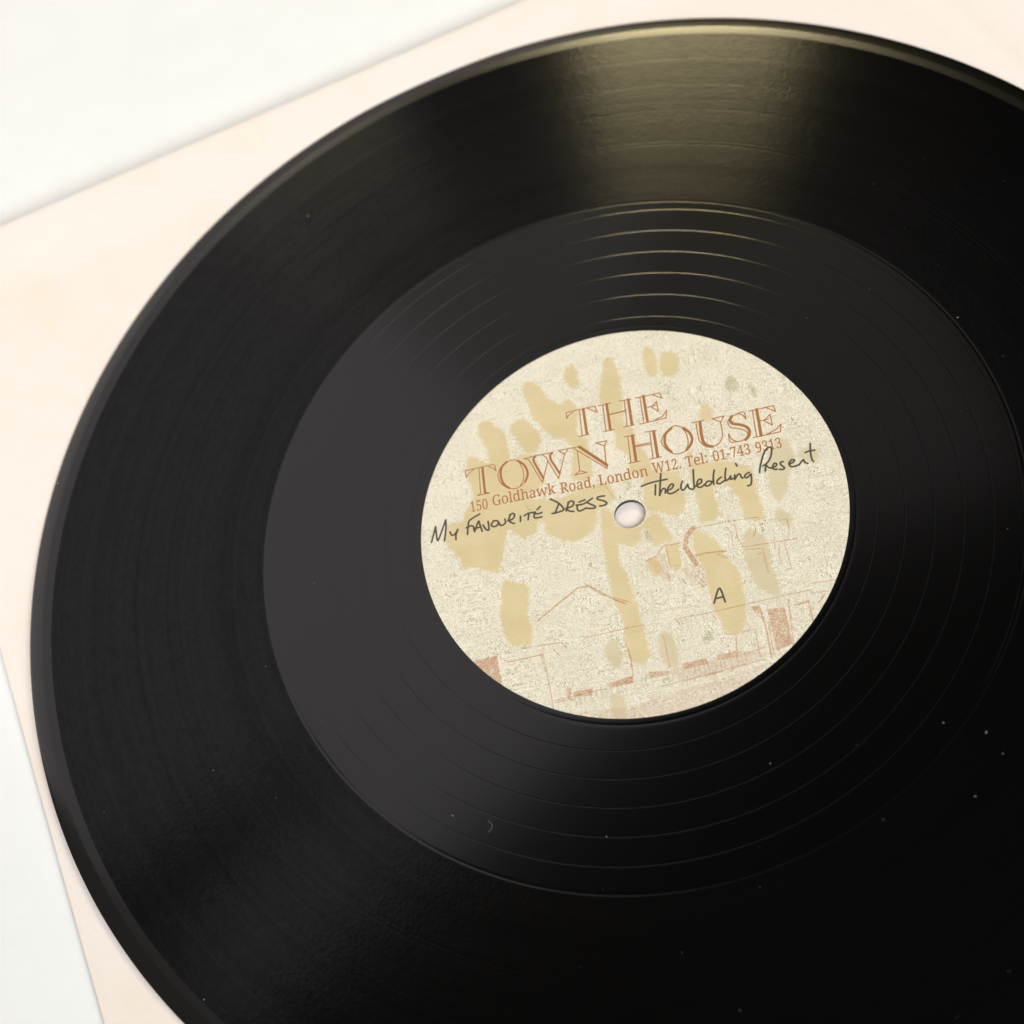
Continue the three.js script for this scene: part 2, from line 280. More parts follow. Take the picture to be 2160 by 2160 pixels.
const SKETCH_FILLS = [
  { a: 1, p: [-41.04,-29.14,-35.32,-28.86,-35.1,-36.48,-37.66,-34.81] },
  { a: 1, p: [-20.46,-40.32,-19.5,-40.22,-19.84,-42.72,-20.74,-42.4] },
  { a: 1, p: [-19.35,-41.11,-14.78,-41.18,-15.01,-42.84,-19.24,-42.27] },
  { a: 1, p: [-11.48,-40.71,-5.75,-40.02,-5.72,-41.6,-11.12,-41.92] },
  { a: 1, p: [-7.63,-40.35,-5.45,-40.09,-5.42,-41.66,-7.58,-41.79] },
  { a: 1, p: [-1.92,-39.81,2.77,-40.48,2.33,-41.53,-1.63,-41.29] },
  { a: 1, p: [5.87,-39.41,11.24,-39.09,11.51,-40.57,5.9,-40.84] },
  { a: 1, p: [13.63,-39.01,18.44,-38.73,18.55,-40.32,13.7,-40.17] },
  { a: 1, p: [26.59,-30.48,30.51,-30.74,30.6,-39.7,26.77,-40.6] },
  { a: 1, p: [23.16,-28.87,25.21,-29.31,25.61,-31.44,23.88,-30.78] },
  { a: .3, p: [2.17,-12.01,6.36,-11.72,6.94,-18.22,5.44,-19.09,3.7,-16.3] },
  { a: .3, p: [9.44,-16.36,13.58,-16.06,14.83,-21.45,13.02,-22.54,11.17,-20.65] },
  { a: .3, p: [1.69,-40.55,13.74,-39.89,18.67,-38.92,25.4,-40.89,18.99,-42.97,5.7,-43.64] },
  { a: .3, p: [-22.65,-45.56,-6.86,-47.3,-0,-45.87,13.39,-44.64,24.14,-43.18,20.97,-46.19,9.91,-49.54,-0.83,-51.02,-8.6,-50.03] },
];
const CRACKS = [
  { w: 0.14, p: [-4.54,8.55,-3.81,6.77,-3.07,5.01,-2.4,4.3] },
  { w: 0.21, p: [-24.02,7.93,-23.63,7.04,-23.15,6.29] },
];
// ---------------------------------------------------------------- helpers
function rng(seed) { let s = seed >>> 0; return () => { s = (s + 0x6d2b79f5) >>> 0; let t = Math.imul(s ^ (s >>> 15), 1 | s); t = (t + Math.imul(t ^ (t >>> 7), 61 | t)) ^ t; return ((t ^ (t >>> 14)) >>> 0) / 4294967296; }; }
function hash(x, y, s) { let h = Math.imul(x | 0, 374761393) + Math.imul(y | 0, 668265263) + Math.imul(s, 1274126177); h = Math.imul(h ^ (h >>> 13), 1103515245); return ((h ^ (h >>> 16)) >>> 0) / 4294967296; }
function noise(x, y, s, px = 0, py = 0) {           // value noise, -1..1, repeating every px, py cells when given
  const ix = Math.floor(x), iy = Math.floor(y), fx = x - ix, fy = y - iy, u = fx * fx * (3 - 2 * fx), v = fy * fy * (3 - 2 * fy);
  const m = (a, p) => (p ? ((a % p) + p) % p : a), g = (a, b) => hash(m(a, px), m(b, py), s);
  const a = g(ix, iy), b = g(ix + 1, iy), c = g(ix, iy + 1), d = g(ix + 1, iy + 1);
  return 2 * (a + (b - a) * u + (c - a) * v + (a - b - c + d) * u * v) - 1;
}
function tag(o, label, category, extra = {}) { Object.assign(o.userData, { label, category }, extra); return o; }
function mesh(name, geometry, material, parent) {
  const m = new THREE.Mesh(geometry, material);
  m.name = name; m.castShadow = true; m.receiveShadow = true; parent.add(m);
  return m;
}
function group(name, x = 0, y = 0, z = 0) { const g = new THREE.Group(); g.name = name; g.position.set(x, y, z); scene.add(g); return g; }
function geometryOf(position, normal, uv, index) {
  const g = new THREE.BufferGeometry();
  g.setAttribute('position', new THREE.Float32BufferAttribute(position, 3));
  if (normal) g.setAttribute('normal', new THREE.Float32BufferAttribute(normal, 3));
  if (uv) g.setAttribute('uv', new THREE.Float32BufferAttribute(uv, 2));
  g.setIndex(index);
  if (!normal) g.computeVertexNormals();
  return g;
}
// A ring turned about the y axis from a profile of [radius, height] in millimetres, running outwards over the top. u runs along the radius, v round it.
function turned(profile, { segments = 720, turns = 6, uOf = (r) => r / 56, sharp = false } = {}) {
  const P = [], N = [], U = [], I = [];
  const rows = [];
  if (sharp) for (let i = 0; i + 1 < profile.length; i++) { const a = profile[i], b = profile[i + 1], t = [b[0] - a[0], b[1] - a[1]]; rows.push([a, t], [b, t]); }
  else profile.forEach((p, i) => { const a = profile[Math.max(0, i - 1)], b = profile[Math.min(profile.length - 1, i + 1)]; rows.push([p, [b[0] - a[0], b[1] - a[1]]]); });
  for (let k = 0; k <= segments; k++) {
    const a = (k / segments) * Math.PI * 2, s = Math.sin(a), c = Math.cos(a);
    for (const [[r, y], [tr, ty]] of rows) {
      const l = Math.hypot(tr, ty) || 1, nr = -ty / l, ny = tr / l;
      P.push(r * s * MM, y * MM, -r * c * MM); N.push(nr * s, ny, -nr * c); U.push(uOf(r), (k / segments) * turns);
    }
  }
  const n = rows.length;
  for (let k = 0; k < segments; k++) for (let i = 0; i + 1 < n; i++) {
    if (sharp && i % 2) continue;
    const a = k * n + i, b = a + n;
    I.push(a, b, a + 1, a + 1, b, b + 1);
  }
  return geometryOf(P, N, U, I);
}
function dataTexture(w, h, fill, srgb = false) {
  const d = new Uint8Array(w * h * 4);
  for (let y = 0; y < h; y++) for (let x = 0; x < w; x++) { const c = fill(x, y), o = (y * w + x) * 4; for (let k = 0; k < 3; k++) d[o + k] = Math.max(0, Math.min(255, Math.round(c[k]))); d[o + 3] = c.length > 3 ? Math.max(0, Math.min(255, Math.round(c[3]))) : 255; }
  const t = new THREE.DataTexture(d, w, h, THREE.RGBAFormat);
  t.wrapS = t.wrapT = THREE.RepeatWrapping; t.magFilter = THREE.LinearFilter; t.minFilter = THREE.LinearMipmapLinearFilter; t.generateMipmaps = true;
  if (srgb) t.colorSpace = THREE.SRGBColorSpace;
  t.needsUpdate = true;
  return t;
}

// ---------------------------------------------------------------- table
const tableMat = new THREE.MeshStandardMaterial({ name: 'white_laminate', color: new THREE.Color(0.865, 0.88, 0.885), roughness: 0.55 });
{
  const paint = dataTexture(512, 512, (x, y) => { const v = 251 + 0.8 * noise(x / 64, y / 64, 3, 8, 8) + 1.2 * noise(x / 6, y / 6, 4, 85, 85); return [v, v, v]; }, true);
  paint.repeat.set(4, 4);
  tableMat.map = paint;
  const g = new THREE.BoxGeometry(2.6, 0.03, 2.4);
  const t = mesh('tabletop', g, tableMat, scene);
  t.position.set(0, -0.015, 0);
  t.userData.kind = 'structure';
}

// ---------------------------------------------------------------- paper sleeve
const CORNERS = [[-173, -146.0], [138.5, -174.6], [180, 131], [-131.5, 160]];   // far left, far right, near right, near left
function sleevePoint(s, t) {
  const [a, b, c, d] = CORNERS, x = (1 - t) * ((1 - s) * a[0] + s * b[0]) + t * ((1 - s) * d[0] + s * c[0]), z = (1 - t) * ((1 - s) * a[1] + s * b[1]) + t * ((1 - s) * d[1] + s * c[1]);
  return [x - 1.6 * Math.sin(Math.PI * t) * (1 - s), z];       // the left side bows out a little
}
function edgeLift(s, t) { return 6.4 - 4.7 * Math.min(1, t * 3) + 0.35 * Math.sin(s * 7.3 + 1.1) * (1 - t); }
function bulge(s, t) { const f = (v) => Math.min(1, Math.min(v, 1 - v) / 0.075); const a = f(s), b = f(t); return (a * a * (3 - 2 * a)) * (b * b * (3 - 2 * b)); }
function ripple(x, z) {
  let y = 0.10 * noise(x / 46, z / 31, 11) + 0.05 * noise(x / 15 + 3, z / 15, 12);
  const crease = (ax, az, bx, bz, h, w) => {                    // a soft fold line pressed into the paper
    const dx = bx - ax, dz = bz - az, l = Math.hypot(dx, dz), u = ((x - ax) * dx + (z - az) * dz) / (l * l), d = Math.abs((x - ax) * dz - (z - az) * dx) / l;
    const e = Math.max(0, -u, u - 1) * l;
    return h * Math.exp(-(d * d) / (w * w) - (e * e) / 60);
  };
  y += crease(112, -146, 131, -82, 0.55, 2.6) + crease(96, -150, 120, -105, -0.18, 3) + crease(-170, -96, -120, -124, 0.16, 1.6) + crease(-165, -60, -152, 10, 0.12, 2) + crease(-128, -132, -60, -150, 0.12, 2);
  return y;
}
function frontHeight(s, t) { const [x, z] = sleevePoint(s, t), b = bulge(s, t), e = edgeLift(s, t), out = Math.max(0, Math.min(1, (Math.hypot(x, z) - 149) / 6)); return e + (3.62 - e) * b + ripple(x, z) * out * (0.25 + 0.75 * b) - 0.05 * (1 - out); }
function backHeight(s, t) { const b = bulge(s, t), e = edgeLift(s, t) - 0.75; return e + (0.45 - e) * b; }
function sheet(heightOf, thick, nx = 150, nz = 150) {
  const P = [], U = [], I = [], n = (nx + 1) * (nz + 1);
  for (const side of [0, 1]) for (let j = 0; j <= nz; j++) for (let i = 0; i <= nx; i++) {
    const s = i / nx, t = j / nz, [x, z] = sleevePoint(s, t);
    P.push(x * MM, (heightOf(s, t) - side * thick) * MM, z * MM); U.push(x / 100, z / 100);
  }
  for (let j = 0; j < nz; j++) for (let i = 0; i < nx; i++) {
    const a = j * (nx + 1) + i, b = a + 1, c = a + nx + 1, d = c + 1;
    I.push(a, c, b, b, c, d, n + a, n + b, n + c, n + b, n + d, n + c);
  }
  const rim = [];
  for (let i = 0; i < nx; i++) rim.push([i, i + 1]);
  for (let j = 0; j < nz; j++) rim.push([j * (nx + 1) + nx, (j + 1) * (nx + 1) + nx]);
  for (let i = nx; i > 0; i--) rim.push([nz * (nx + 1) + i, nz * (nx + 1) + i - 1]);
  for (let j = nz; j > 0; j--) rim.push([j * (nx + 1), (j - 1) * (nx + 1)]);
  for (const [a, b] of rim) I.push(a, b, n + a, b, n + b, n + a);
  return geometryOf(P, null, U, I);
}
const paperMap = dataTexture(1024, 1024, (x, y) => {
  const big = noise(x / 170, y / 128, 21, 6, 8), mid = noise(x / 40, y / 40, 22, 26, 26), fine = noise(x / 3, y / 3, 23), fibre = noise(x / 14, y / 2.2, 24) * 0.5 + noise(x / 2.2, y / 16, 25) * 0.5;
  const stain = Math.max(0, big * 0.7 + mid * 0.35 - 0.12);
  const v = 1.4 * fine + 1.6 * fibre;
  return [252 + v - 1 * stain, 242 + v - 7 * stain + mid, 234 + v - 15 * stain + 1.5 * mid];
}, true);
const paperBump = dataTexture(512, 512, (x, y) => { const v = 128 + 60 * noise(x / 3, y / 3, 31, 171, 171) + 50 * noise(x / 9, y / 2.5, 32); return [v, v, v]; });
paperBump.repeat.set(3, 3);
const paperMat = new THREE.MeshStandardMaterial({ name: 'cream_paper', color: new THREE.Color(0.885, 0.885, 0.885), map: paperMap, bumpMap: paperBump, bumpScale: 0.00003, roughness: 0.85 });
{
  const s = tag(group('record_sleeve'), 'plain cream paper record sleeve lying under the black record', 'record sleeve');
  mesh('front_panel', sheet(frontHeight, 0.22), paperMat, s);
  mesh('back_panel', sheet(backHeight, 0.22, 60, 60), paperMat, s);
  const fold = (from, to) => {
    const pts = [];
    for (let k = 0; k <= 40; k++) { const f = k / 40, a = from[0] + (to[0] - from[0]) * f, b = from[1] + (to[1] - from[1]) * f, [x, z] = sleevePoint(a, b); pts.push(new THREE.Vector3(x * MM, (edgeLift(a, b) - 0.48) * MM, z * MM)); }
    return new THREE.TubeGeometry(new THREE.CatmullRomCurve3(pts), 120, 0.50 * MM, 10);
  };
  mesh('folded_edge', fold([0, 0], [1, 0]), paperMat, s);
  mesh('folded_edge', fold([0, 0], [0, 1]), paperMat, s);
  mesh('folded_edge', fold([1, 0], [1, 1]), paperMat, s);
  // the glued side flap lies under the front sheet's skin and comes up as a thin step towards the near end
  const P = [], I = [];
  for (let k = 0; k <= 40; k++) {
    const t = 0.45 + 0.53 * (k / 40), up = -0.10 + 0.24 * Math.min(1, k / 22);
    for (const sx of [0.006, 0.0500]) { const [x, z] = sleevePoint(sx, t); P.push(x * MM, (frontHeight(sx, t) + up) * MM, z * MM); }
    const [x, z] = sleevePoint(0.0508, t); P.push(x * MM, (frontHeight(0.0508, t) - 0.12) * MM, z * MM);
    if (k) { const a = (k - 1) * 3, b = a + 3; I.push(a, b, a + 1, a + 1, b, b + 1, a + 1, b + 1, a + 2, a + 2, b + 1, b + 2); }
  }
  mesh('glued_flap', geometryOf(P, null, P.filter((_, i) => i % 3 !== 1).map((v) => v * 10), I), paperMat, s);
}

// ---------------------------------------------------------------- the record
const BLACK = new THREE.Color(0.0015, 0.0014, 0.0014);
const lacquer = new THREE.MeshPhysicalMaterial({ name: 'black_lacquer', color: BLACK, roughness: 0.145, ior: 1.52 });
const rimMat = new THREE.MeshPhysicalMaterial({ name: 'black_lacquer_rim', color: BLACK, roughness: 0.21, ior: 1.52 });
const streak = (r) => 0.5 * noise(r * 1.1, 0.5, 41) + 0.3 * noise(r * 3.3, 0.5, 42) + 0.35 * noise(r * 9, 0.5, 43);
const grooveLook = dataTexture(1024, 1024, (x, y) => {       // green: roughness, alpha: how much of the surface is cut steeply
  const r = 89 + (x / 1024) * 56;
  const blotch = 0.75 * noise(x / 17, y / 9, 51, 0, 114) + 0.65 * noise(x / 9, y / 5, 52, 0, 205) + 0.4 * noise(x / 40, y / 25, 53, 0, 41);
  const v = 205 + 14 * streak(r);
  return [v, v, v, 182 + 52 * streak(r + 31) + 20 * blotch];
});
const grooveBump = dataTexture(1024, 1024, (x, y) => {      // the uneven modulation of the cut, about a millimetre across
  const v = 128 + 50 * noise(x / 11, y / 6, 54, 0, 171) + 46 * noise(x / 7, y / 4, 55, 0, 256) + 20 * noise(x / 44, y / 26, 56, 0, 39);
  return [v, v, v];
});
const grooveMat = new THREE.MeshPhysicalMaterial({ name: 'black_grooves', color: BLACK, roughness: 0.215, roughnessMap: grooveLook, anisotropy: 0.76, ior: 1.52, specularIntensity: 0.56, bumpMap: grooveBump, bumpScale: 0.000013, specularIntensityMap: grooveLook });
const record = tag(group('vinyl_record', 0, RECORD_TOP, 0), 'black twelve inch record with a cream handwritten centre label, lying on the paper sleeve', 'record');
{
  // underside, spindle hole wall and outer edge in one closed body; the playing surface lies on it as rings
  const bodyProfile = [[89, -1.3], [3.9, -1.3], [3.68, -1.15], [3.68, -0.2], [3.9, -0.02]];
  mesh('disc_body', turned([[150.4, -0.80], [150.25, -1.0], [149.6, -1.16], [146.2, -1.3], [143.5, -1.3], ...bodyProfile.slice(0, 1)], { segments: 720 }), rimMat, record);
  mesh('spindle_hole', turned(bodyProfile, { segments: 96 }), rimMat, record);
  // raised outer bead
  const rim = [[144.5, 0.0], [145.2, -0.004], [146.0, -0.012], [146.6, -0.020], [146.85, -0.034], [147.1, -0.058], [147.5, -0.108], [148.0, -0.174], [148.6, -0.258], [149.2, -0.350], [149.7, -0.438], [150.05, -0.52], [150.25, -0.60], [150.37, -0.69], [150.4, -0.80]];
  const smooth = new THREE.CatmullRomCurve3(rim.map(([r, y]) => new THREE.Vector3(r, y, 0))).getPoints(90).map((p) => [p.x, p.y]);
  mesh('outer_bead', turned(smooth, { segments: 900 }), rimMat, record);
  // the cut grooves: the fine cut is in the sheen of the material, the swells between passages in the shape
  const bands = [];
  let y = 0;
  for (let k = 0; k <= 360; k++) { const r = 89.9 + (k / 360) * (144.5 - 89.9); y += 0.0016 * streak(r * 0.9 + 7) * 0.148; bands.push([r, y]); }
  const end = bands[bands.length - 1][1];
  bands.forEach((b, i) => { b[1] -= end * (i / 360); });
  for (const [r, d] of [[107.5, 0.010], [108.6, 0.008], [118.9, 0.006], [127.4, 0.005], [136.2, 0.006]]) for (const b of bands) b[1] -= d * Math.exp(-(((b[0] - r) / 0.22) ** 2));
  mesh('groove_band', turned(bands, { segments: 720, turns: 6, uOf: (r) => (r - 89) / 56 }), grooveMat, record);
  mesh('groove_border', turned([[88.95, 0], [89.05, -0.004], [89.2, -0.014], [89.4, -0.026], [89.55, -0.024], [89.7, -0.012], [89.82, -0.003], [89.9, 0]], { segments: 720 }), lacquer, record);
  // run-out: a plain band crossed by one widely pitched spiral groove
  const pitch = 6.43, P = [], N = [], I = [], step = 240, half = [];
  const cut = (d) => -0.012 * Math.exp(-((d / 0.075) ** 2)), slope = (d) => cut(d) * (-2 * d / (0.075 * 0.075));
  for (const d of [0, 0.026, 0.052, 0.08, 0.11, 0.145, 0.19, 0.4, 1.2, 2.2, 3.215]) half.push(d);
  const offs = [...half, ...half.slice(0, -1).reverse().map((d) => pitch - d)];
  const rows = Math.ceil(7.4 * step);
  for (let k = 0; k <= rows; k++) {
    const turn = k / step, az = ((-90 - 360 * turn) * Math.PI) / 180;
    const a = az;
    for (const d of offs) {
      const rr = 84.8 + pitch * 1 - pitch * turn + pitch - d, r = Math.min(88.95, Math.max(53, rr)), flat = r !== rr;
      const dd = d < pitch / 2 ? d : d - pitch, m = flat ? 0 : -slope(dd), l = Math.hypot(1, m);
      P.push(r * Math.sin(a) * MM, (flat ? 0 : cut(dd)) * MM, -r * Math.cos(a) * MM);
      N.push((-m / l) * Math.sin(a), 1 / l, (m / l) * Math.cos(a));
    }
  }
  const w = offs.length;
  for (let k = 0; k < rows; k++) for (let i = 0; i + 1 < w; i++) { const a = k * w + i, b = a + w; I.push(a, b, a + 1, a + 1, b, b + 1); }
  const runOut = mesh('run_out_area', geometryOf(P, N, null, I), lacquer, record);
  mesh('label_surround', turned([[3.9, -0.02], [49, -0.02], [50.9, 0], [51.5, 0], [51.75, -0.02], [51.9, -0.03], [52.05, -0.02], [52.3, 0], [53, 0]], { segments: 360 }), lacquer, record);
}

// ---------------------------------------------------------------- the printed and handwritten label
function labelCanvas() {
  const S = 2048, K = S / 101.2, c = document.createElement('canvas');
  c.width = c.height = S;
  const g = c.getContext('2d'), X = (u) => S / 2 + u * K, Y = (v) => S / 2 - v * K;
  const path = (p, k) => { k.beginPath(); for (let i = 0; i < p.length; i += 2) (i ? k.lineTo(X(p[i]), Y(p[i + 1])) : k.moveTo(X(p[i]), Y(p[i + 1]))); };
  const smoothPath = (p, k, closed) => {                       // Catmull-Rom through the points
    const n = p.length / 2, at = (i) => (closed ? ((i % n) + n) % n : Math.max(0, Math.min(n - 1, i)));
    const q = (i) => [X(p[at(i) * 2]), Y(p[at(i) * 2 + 1])];
    k.beginPath(); k.moveTo(...q(0));
    for (let i = 0; i < (closed ? n : n - 1); i++) { const [a, b, d, e] = [q(i - 1), q(i), q(i + 1), q(i + 2)]; k.bezierCurveTo(b[0] + (d[0] - a[0]) / 6, b[1] + (d[1] - a[1]) / 6, d[0] - (e[0] - b[0]) / 6, d[1] - (e[1] - b[1]) / 6, d[0], d[1]); }
  };
  // where the paper is smooth and yellowed
  const mk = document.createElement('canvas'); mk.width = mk.height = S;
  const m = mk.getContext('2d'); m.fillStyle = '#000'; m.fillRect(0, 0, S, S);
  const tone = ['rgb(255,0,0)', 'rgb(255,255,0)', 'rgb(150,0,255)'];
  for (const { tone: t, p } of PATCHES) { m.fillStyle = tone[t]; smoothPath(p, m, true); m.fill(); }
  const mask = m.getImageData(0, 0, S, S).data, img = g.createImageData(S, S), d = img.data;
  const mix = (a, b, f) => a + (b - a) * f;
  for (let y = 0; y < S; y++) for (let x = 0; x < S; x++) {
    const u = (x - S / 2) / K, v = (S / 2 - y) / K, o = (y * S + x) * 4;
    if (u * u + v * v > 51 * 51) { d[o] = 240; d[o + 1] = 230; d[o + 2] = 205; d[o + 3] = 255; continue; }
    const jx = x + 6 * noise(x / 5, y / 5, 61) + 6 * noise(x / 17, y / 17, 63), jy = y + 6 * noise(x / 5, y / 5, 62) + 6 * noise(x / 17, y / 17, 64);   // ragged borders
    let pa = 0, gr = 0, di = 0;                                 // share of yellowed, greenish and dull paper here, with a frayed border
    for (let k = 0; k < 5; k++) {
      const sx = Math.round(jx + 11 * noise(x / 2.6, y / 2.6, 90 + k)), sy = Math.round(jy + 11 * noise(x / 2.6, y / 2.6, 95 + k)), q = (Math.max(0, Math.min(S - 1, sy)) * S + Math.max(0, Math.min(S - 1, sx))) * 4;
      if (mask[q + 2] > 100) di += 0.2; else if (mask[q] > 200) { pa += 0.2; if (mask[q + 1] > 100) gr += 0.2; }
    }
    const soft = noise(x / 70, y / 70, 65), fine = noise(x / 3, y / 3, 66), fib = noise(x / 22, y / 3, 67);
    // embossed flecks: pale and olive worms, coarser and stronger towards the lower right
    const k = Math.max(0, Math.min(1, 0.45 + 0.006 * u - 0.011 * v + 0.35 * noise(x / 120, y / 120, 68)));
    const a1 = 2.2 * noise(x / 90, y / 90, 74), wx = x + 3.2 * noise(x / 4.5, y / 4.5, 69), wy = y + 3.2 * noise(x / 4.5, y / 4.5, 70);
    const f = 0.8 * noise(wx / 2.2, wy / (3.6 + 0.8 * a1), 71) + 0.8 * noise(wx / (3.6 - 0.8 * a1), wy / 2.2, 72), g2 = noise(wx / 2.6 + 40, wy / 2.6, 75);
    let R = 237 + 4 * soft, G = 230 + 4 * soft, B = 210 + 5 * soft;
    const dk = Math.min(1, Math.max(0, f - 0.2) * (0.75 + 1.35 * k)), pl = Math.min(1, Math.max(0, 0.7 * g2 - 0.5 * f - 0.18) * (1.0 + 1.1 * k));
    R = mix(R, 152, dk); G = mix(G, 145, dk); B = mix(B, 110, dk);
    R = mix(R, 255, pl); G = mix(G, 250, pl); B = mix(B, 232, pl);
    const cover = Math.min(1, pa * (0.97 - 0.05 * dk));
    R = mix(R, mix(219, 214, gr) + 4 * soft + 1.5 * fine + 2.5 * fib, cover); G = mix(G, mix(201, 201, gr) + 4 * soft + 1.5 * fine + 2.5 * fib, cover); B = mix(B, mix(154, 165, gr) + 6 * soft + 2 * fine + 2.5 * fib, cover);
    R -= 30 * di; G -= 27 * di; B -= 36 * di;
    d[o] = R; d[o + 1] = G; d[o + 2] = B; d[o + 3] = 255;
  }
  g.putImageData(img, 0, 0);
  g.lineCap = 'round'; g.lineJoin = 'round';
  // sketch of the building in washed terracotta, broken up by the flecks
  const sk = document.createElement('canvas'); sk.width = sk.height = S;
  const s = sk.getContext('2d'); s.lineCap = 'round'; s.lineJoin = 'round';
  for (const { a, p } of SKETCH_FILLS) { s.fillStyle = 'rgba(186,132,96,' + (0.70 * a).toFixed(3) + ')'; path(p, s); s.closePath(); s.fill(); }
  for (const { w, p } of SKETCH_LINES) { s.lineWidth = Math.max(0.22, w) * K; s.strokeStyle = 'rgba(180,124,80,0.66)'; path(p, s); s.stroke(); }
  const r = rng(5);
  s.strokeStyle = 'rgba(150,125,90,0.5)'; s.lineWidth = 0.16 * K;
  for (let k = 0; k < 34; k++) { const f = k / 33, u = -19 + f * 39 + (r() - 0.5) * 0.6, v = -42.3 + f * 2.3; if (f > 0.33 && f < 0.62 && r() < 0.6) continue; path([u, v + 0.6, u + 0.1, v - 1.6 - r() * 0.9], s); s.stroke(); }
  const si = s.getImageData(0, 0, S, S), sd = si.data;
  for (let i = 3; i < sd.length; i += 4) if (sd[i]) { const px = (i >> 2) % S, py = Math.floor((i >> 2) / S); sd[i] *= Math.max(0.12, Math.min(1, 0.72 + 0.55 * noise(px / 4.5, py / 4.5, 81) + 0.2 * noise(px / 30, py / 30, 82))); }
  s.putImageData(si, 0, 0);
  g.drawImage(sk, 0, 0);
  // hairline cracks
  for (const { w, p } of CRACKS) { g.strokeStyle = 'rgba(150,142,96,0.7)'; g.lineWidth = w * K * 0.8; smoothPath(p, g); g.stroke(); }
  // open-face lettering: thin left contour, heavy right contour
  g.strokeStyle = 'rgba(250,226,192,0.38)';
  for (const { w, p } of LETTER_STROKES) { g.lineWidth = (w + 0.5) * K; if (p.length > 6) smoothPath(p, g); else path(p, g); g.stroke(); }
  for (const { w, p } of LETTER_STROKES) { g.strokeStyle = w > 0.2 ? 'rgba(160,104,58,0.95)' : 'rgba(160,106,62,0.92)'; g.lineWidth = Math.max(0.27, w * 1.22) * K; if (p.length > 8) smoothPath(p, g); else path(p, g); g.stroke(); }
  // address line, word by word
  for (const { t, p } of ADDRESS) {
    g.save(); g.translate(X(p[0]), Y(p[1])); g.rotate(-Math.atan2(p[3] - p[1], p[2] - p[0]));
    g.font = (3.9 * K).toFixed(1) + 'px serif';
    const wide = g.measureText(t).width, want = Math.hypot(p[2] - p[0], p[3] - p[1]) * K;
    g.scale(want / wide, 1);
    g.strokeStyle = 'rgba(252,220,180,0.5)'; g.lineWidth = 0.35 * K; g.strokeText(t, 0, 0);
    g.fillStyle = 'rgba(164,106,58,0.95)'; g.fillText(t, 0, 0); g.strokeStyle = 'rgba(164,106,58,0.6)'; g.lineWidth = 0.11 * K; g.strokeText(t, 0, 0);
    g.restore();
  }
  // handwriting in dark pen; the pressure varies along a stroke
  for (const { p } of PEN_STROKES) {
    g.strokeStyle = 'rgba(88,80,66,0.9)'; g.lineWidth = 0.46 * K; smoothPath(p, g); g.stroke();
    g.strokeStyle = 'rgba(58,52,46,0.62)'; g.lineWidth = 0.30 * K; smoothPath(p, g); g.stroke();
  }
  const t = new THREE.CanvasTexture(c);
  t.colorSpace = THREE.SRGBColorSpace; t.anisotropy = 8;
  return t;
}
{
  const P = [], N = [], U = [], I = [], phi = (7.8781 * Math.PI) / 180, n = 360;
  const prof = [[3.72, -0.03, -1, 0], [3.72, 0.09, -1, 0], [3.74, 0.10, 0, 1], [50.28, 0.10, 0, 1], [50.36, 0.085, 0.7, 0.7], [50.38, 0.07, 1, 0], [50.38, -0.03, 1, 0]];
  for (let k = 0; k <= n; k++) {
    const a = (k / n) * Math.PI * 2, s = Math.sin(a), c = Math.cos(a);
    for (const [r, y, nr, ny] of prof) {
      const x = r * s, z = -r * c, u = Math.cos(phi) * x + Math.sin(phi) * z, v = Math.sin(phi) * x - Math.cos(phi) * z;
      P.push(x * MM, y * MM, z * MM); N.push(nr * s, ny, -nr * c); U.push(0.5 + u / 101.2, 0.5 + v / 101.2);
    }
    if (k) { const w = prof.length, a0 = (k - 1) * w, b0 = k * w; for (let i = 0; i + 1 < w; i++) I.push(a0 + i, b0 + i, a0 + i + 1, a0 + i + 1, b0 + i, b0 + i + 1); }
  }
  const labelMat = new THREE.MeshPhysicalMaterial({ name: 'label_paper', color: new THREE.Color(0.9, 0.9, 0.91), map: labelCanvas(), roughness: 0.62 });
  const l = mesh('centre_label', geometryOf(P, N, U, I), labelMat, record);
  l.userData.label = 'cream centre label with terracotta print, yellowed patches and handwriting in dark pen';
}

